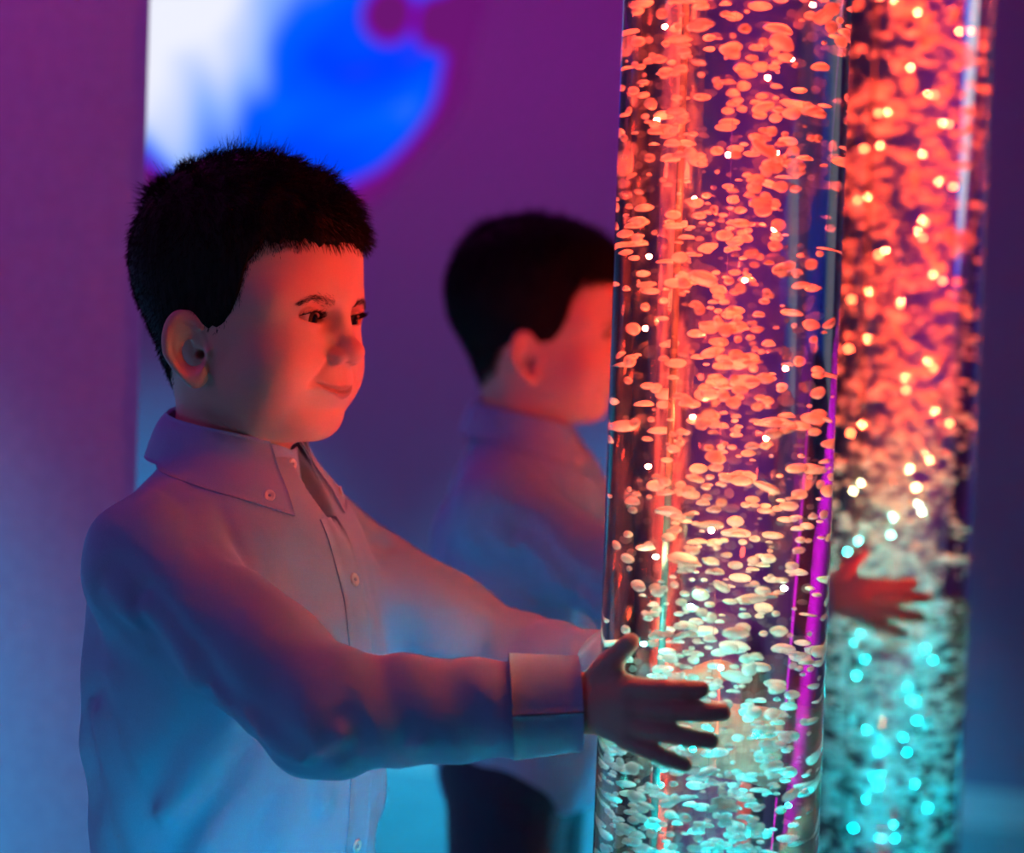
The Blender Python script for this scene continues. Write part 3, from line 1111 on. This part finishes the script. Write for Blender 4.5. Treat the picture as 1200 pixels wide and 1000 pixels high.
rows = []
A0, A1 = math.radians(10), math.radians(-338)       # band: starts past the middle on his right leaf, goes round the back
na = 90
for i in range(na + 1):
    az = A0 + (A1 - A0) * i / na
    fr = abs((math.degrees(az) + 540) % 360 - 180)
    u = fr / 180
    r0 = 51 + (6 * ramp(i / na, 0.9, 1.0))
    zt = collar_top(u)
    rows.append([collar_point(az, r0 + 8 - 7 * k / 5, zt - 40 + 40 * k / 5) for k in range(6)])
obj('collar_band', strip_mesh('collar_band', rows, 1.6), M_shirt, shirt)

def leaf(sgn, az_front):
    rows = []
    n = 50
    for i in range(n + 1):
        f_ = i / n
        deg = az_front + (180 - az_front) * f_
        az = math.radians(deg) * sgn
        u = deg / 180
        zt = collar_top(u) + 1.5
        drop = 34 + 20 * (1 - ramp(deg, az_front, az_front + 85)) ** 1.3
        r_top = 53.5
        r_bot = 66 + 8 * (1 - u)
        row = []
        for k in range(13):
            t = k / 12
            # rolled fold at the top edge, then falling outwards
            z = zt - drop * t + 2.0 * math.sin(t * math.pi) * 0.6
            r = r_top - 1.5 + (r_bot - r_top) * (t ** 0.75) + 2.2 * math.sin(min(1, t * 3) * math.pi / 2)
            row.append((az, r, z))
        rows.append(row)
    # rest the leaf on the shirt where the yoke comes further out
    R = np.array(rows)
    rr = np.arange(130, 44, -2.0)
    ca, sa = np.cos(R[..., 0])[..., None], np.sin(R[..., 0])[..., None]
    P = np.stack((-8 + rr * ca, rr * sa, np.broadcast_to(R[..., 2][..., None], ca.shape[:2] + (len(rr),))), -1)
    ins = shirt_base(P.reshape(-1, 3).astype(np.float32)).reshape(P.shape[:3]) < 0
    rs = np.where(ins.any(-1), rr[np.argmax(ins, -1)], 0)
    inside = rs < 45
    r2 = np.maximum(R[..., 1], np.where(inside, 0, rs + 3.0))
    r2 = np.maximum.accumulate(r2, axis=1)
    for _ in range(3):
        r2[1:-1] = (r2[:-2] + 2 * r2[1:-1] + r2[2:]) / 4
        r2[:, 1:-1] = (r2[:, :-2] + 2 * r2[:, 1:-1] + r2[:, 2:]) / 4
    return np.stack((-8 + r2 * np.cos(R[..., 0]), r2 * np.sin(R[..., 0]) * 0.98, R[..., 2]), -1)
LEAVES = {}
for sgn, azf in ((-1, 27), (1, 20)):
    LEAVES[sgn] = leaf(sgn, azf)
    obj('collar_leaf', strip_mesh('collar_leaf', LEAVES[sgn], 2.0), M_shirt, shirt)

# front placket down the middle
def shirt_front(y, z, lift=1.2):
    y, z, lift = [np.atleast_1d(np.asarray(v, float)) for v in (y, z, lift)]
    p = hit(shirt_base, np.stack((0 * y + 170.0, y, z), -1), np.tile((-1.0, 0, 0), (len(y), 1)), 45)
    g = grad(shirt_base, p)
    return p + g * lift[:, None], g
zg, kg = np.meshgrid(np.linspace(908, 566, 64), np.arange(5), indexing='ij')
yg = -15 + 0.02 * (900 - zg) + 7.5 * kg
rows = shirt_front(yg.ravel(), zg.ravel(), np.where(kg > 0, 1.6, 0.4).ravel())[0].reshape(64, 5, 3)
for _ in range(2):
    rows[1:-1] = (rows[:-2] + 2 * rows[1:-1] + rows[2:]) / 4
obj('placket', strip_mesh('placket', rows, 1.6), M_shirt, shirt)

btn_me = lathe('button', [(0.0001, 0.0), (0.0046, 0.0), (0.0052, 0.0006), (0.0052, 0.0016), (0.0046, 0.0022), (0.0036, 0.0016), (0.0001, 0.0014)], 24)
hole_me = lathe('button_thread', [(0.0001, 0.0013), (0.0014, 0.0013), (0.0014, 0.0021), (0.0001, 0.0023)], 10)

def button(p, nrm, scale=1.0):
    o = obj('button', btn_me, M_button, shirt)
    o.location = np.asarray(p) / 1000
    o.rotation_mode = 'QUATERNION'
    o.rotation_quaternion = Vector(nrm).to_track_quat('Z', 'Y')
    o.scale = (scale,) * 3
    t = obj('button_thread', hole_me, M_thread, shirt)
    t.parent = shirt
    t.location = o.location
    t.rotation_mode = 'QUATERNION'
    t.rotation_quaternion = o.rotation_quaternion
    t.scale = o.scale
    return o
for z in (862, 795, 728, 661):
    p, g = shirt_front([2.0], [z], [2.4])
    button(p[0], g[0])
# buttons of the collar leaves and of the open band
for sgn, azf in ((-1, 27), (1, 20)):
    g = LEAVES[sgn]
    p = g[4, 10]
    c0 = np.array((-8, 0, p[2]))
    nr = p - c0
    nr = nr / np.linalg.norm(nr) + np.array((0, 0, 0.25))
    button(p + nr * 1.0, nr, 0.85)
azb = math.radians(-5)
button(collar_point(azb, 56, 948), (math.cos(azb), math.sin(azb), 0.1), 0.85)

# cuffs
def cuff(sgn):
    ax = (WR - EL) / np.linalg.norm(WR - EL)
    s1 = np.cross(ax, (0, 0, 1.0))
    s1 /= np.linalg.norm(s1)
    s2 = np.cross(s1, ax)
    base = EL + (WR - EL) * 0.72
    rows = []
    for i in range(41):
        an = 2 * math.pi * i / 40 * 0.995
        rows.append([base + ax * (48 * k / 4) + (s1 * math.cos(an) + s2 * math.sin(an)) * (36 - 1.0 * k) for k in range(5)])
    rows = np.array(rows)
    rows[..., 1] *= sgn
    return rows
for sgn in (1, -1):
    obj('cuff', strip_mesh('cuff', cuff(sgn), 2.0), M_shirt, shirt)

# trousers and shoes
def trousers(p):
    s = mir_y(p)
    d = ell(s, (2, 0, 615), (92, 120, 90))
    d = smin(d, cone(s, (0, -58, 580), (4, -62, 330), 66, 54), 20)
    d = smin(d, cone(s, (4, -62, 330), (0, -62, 60), 53, 44), 16)
    d = d + 1.5 * np.sin(s[..., 2] * 0.09 + s[..., 0] * 0.05) * gauss(s[..., 2] - 320, 90)
    d = smax(d, 60 - p[..., 2], 3)
    return smax(d, p[..., 2] - 650, 3)
tv, tf = sdf_mesh(trousers, (-130, -160, 50), (130, 160, 665), 4.0)
obj('trousers', mesh_np('trousers', tv / 1000, tf), M_trouser, boy)

def shoe(p):
    d = ell(p, (-15, 0, 38), (48, 34, 40))
    d = smin(d, ell(p, (60, 0, 26), (62, 38, 30)), 26)
    d = smin(d, cone(p, (-12, 0, 40), (-10, 0, 72), 36, 33), 14)
    return smax(d, 1 - p[..., 2], 3)
shv, shf = sdf_mesh(shoe, (-75, -50, -4), (135, 50, 115), 3.0)
sh_me = mesh_np('shoe', shv / 1000, shf)
for sgn in (1, -1):
    o = obj('shoe', sh_me, M_shoe, boy)
    o.location = (0.005, 0.064 * sgn, 0)
    o.rotation_euler = (0, 0, math.radians(7) * sgn)
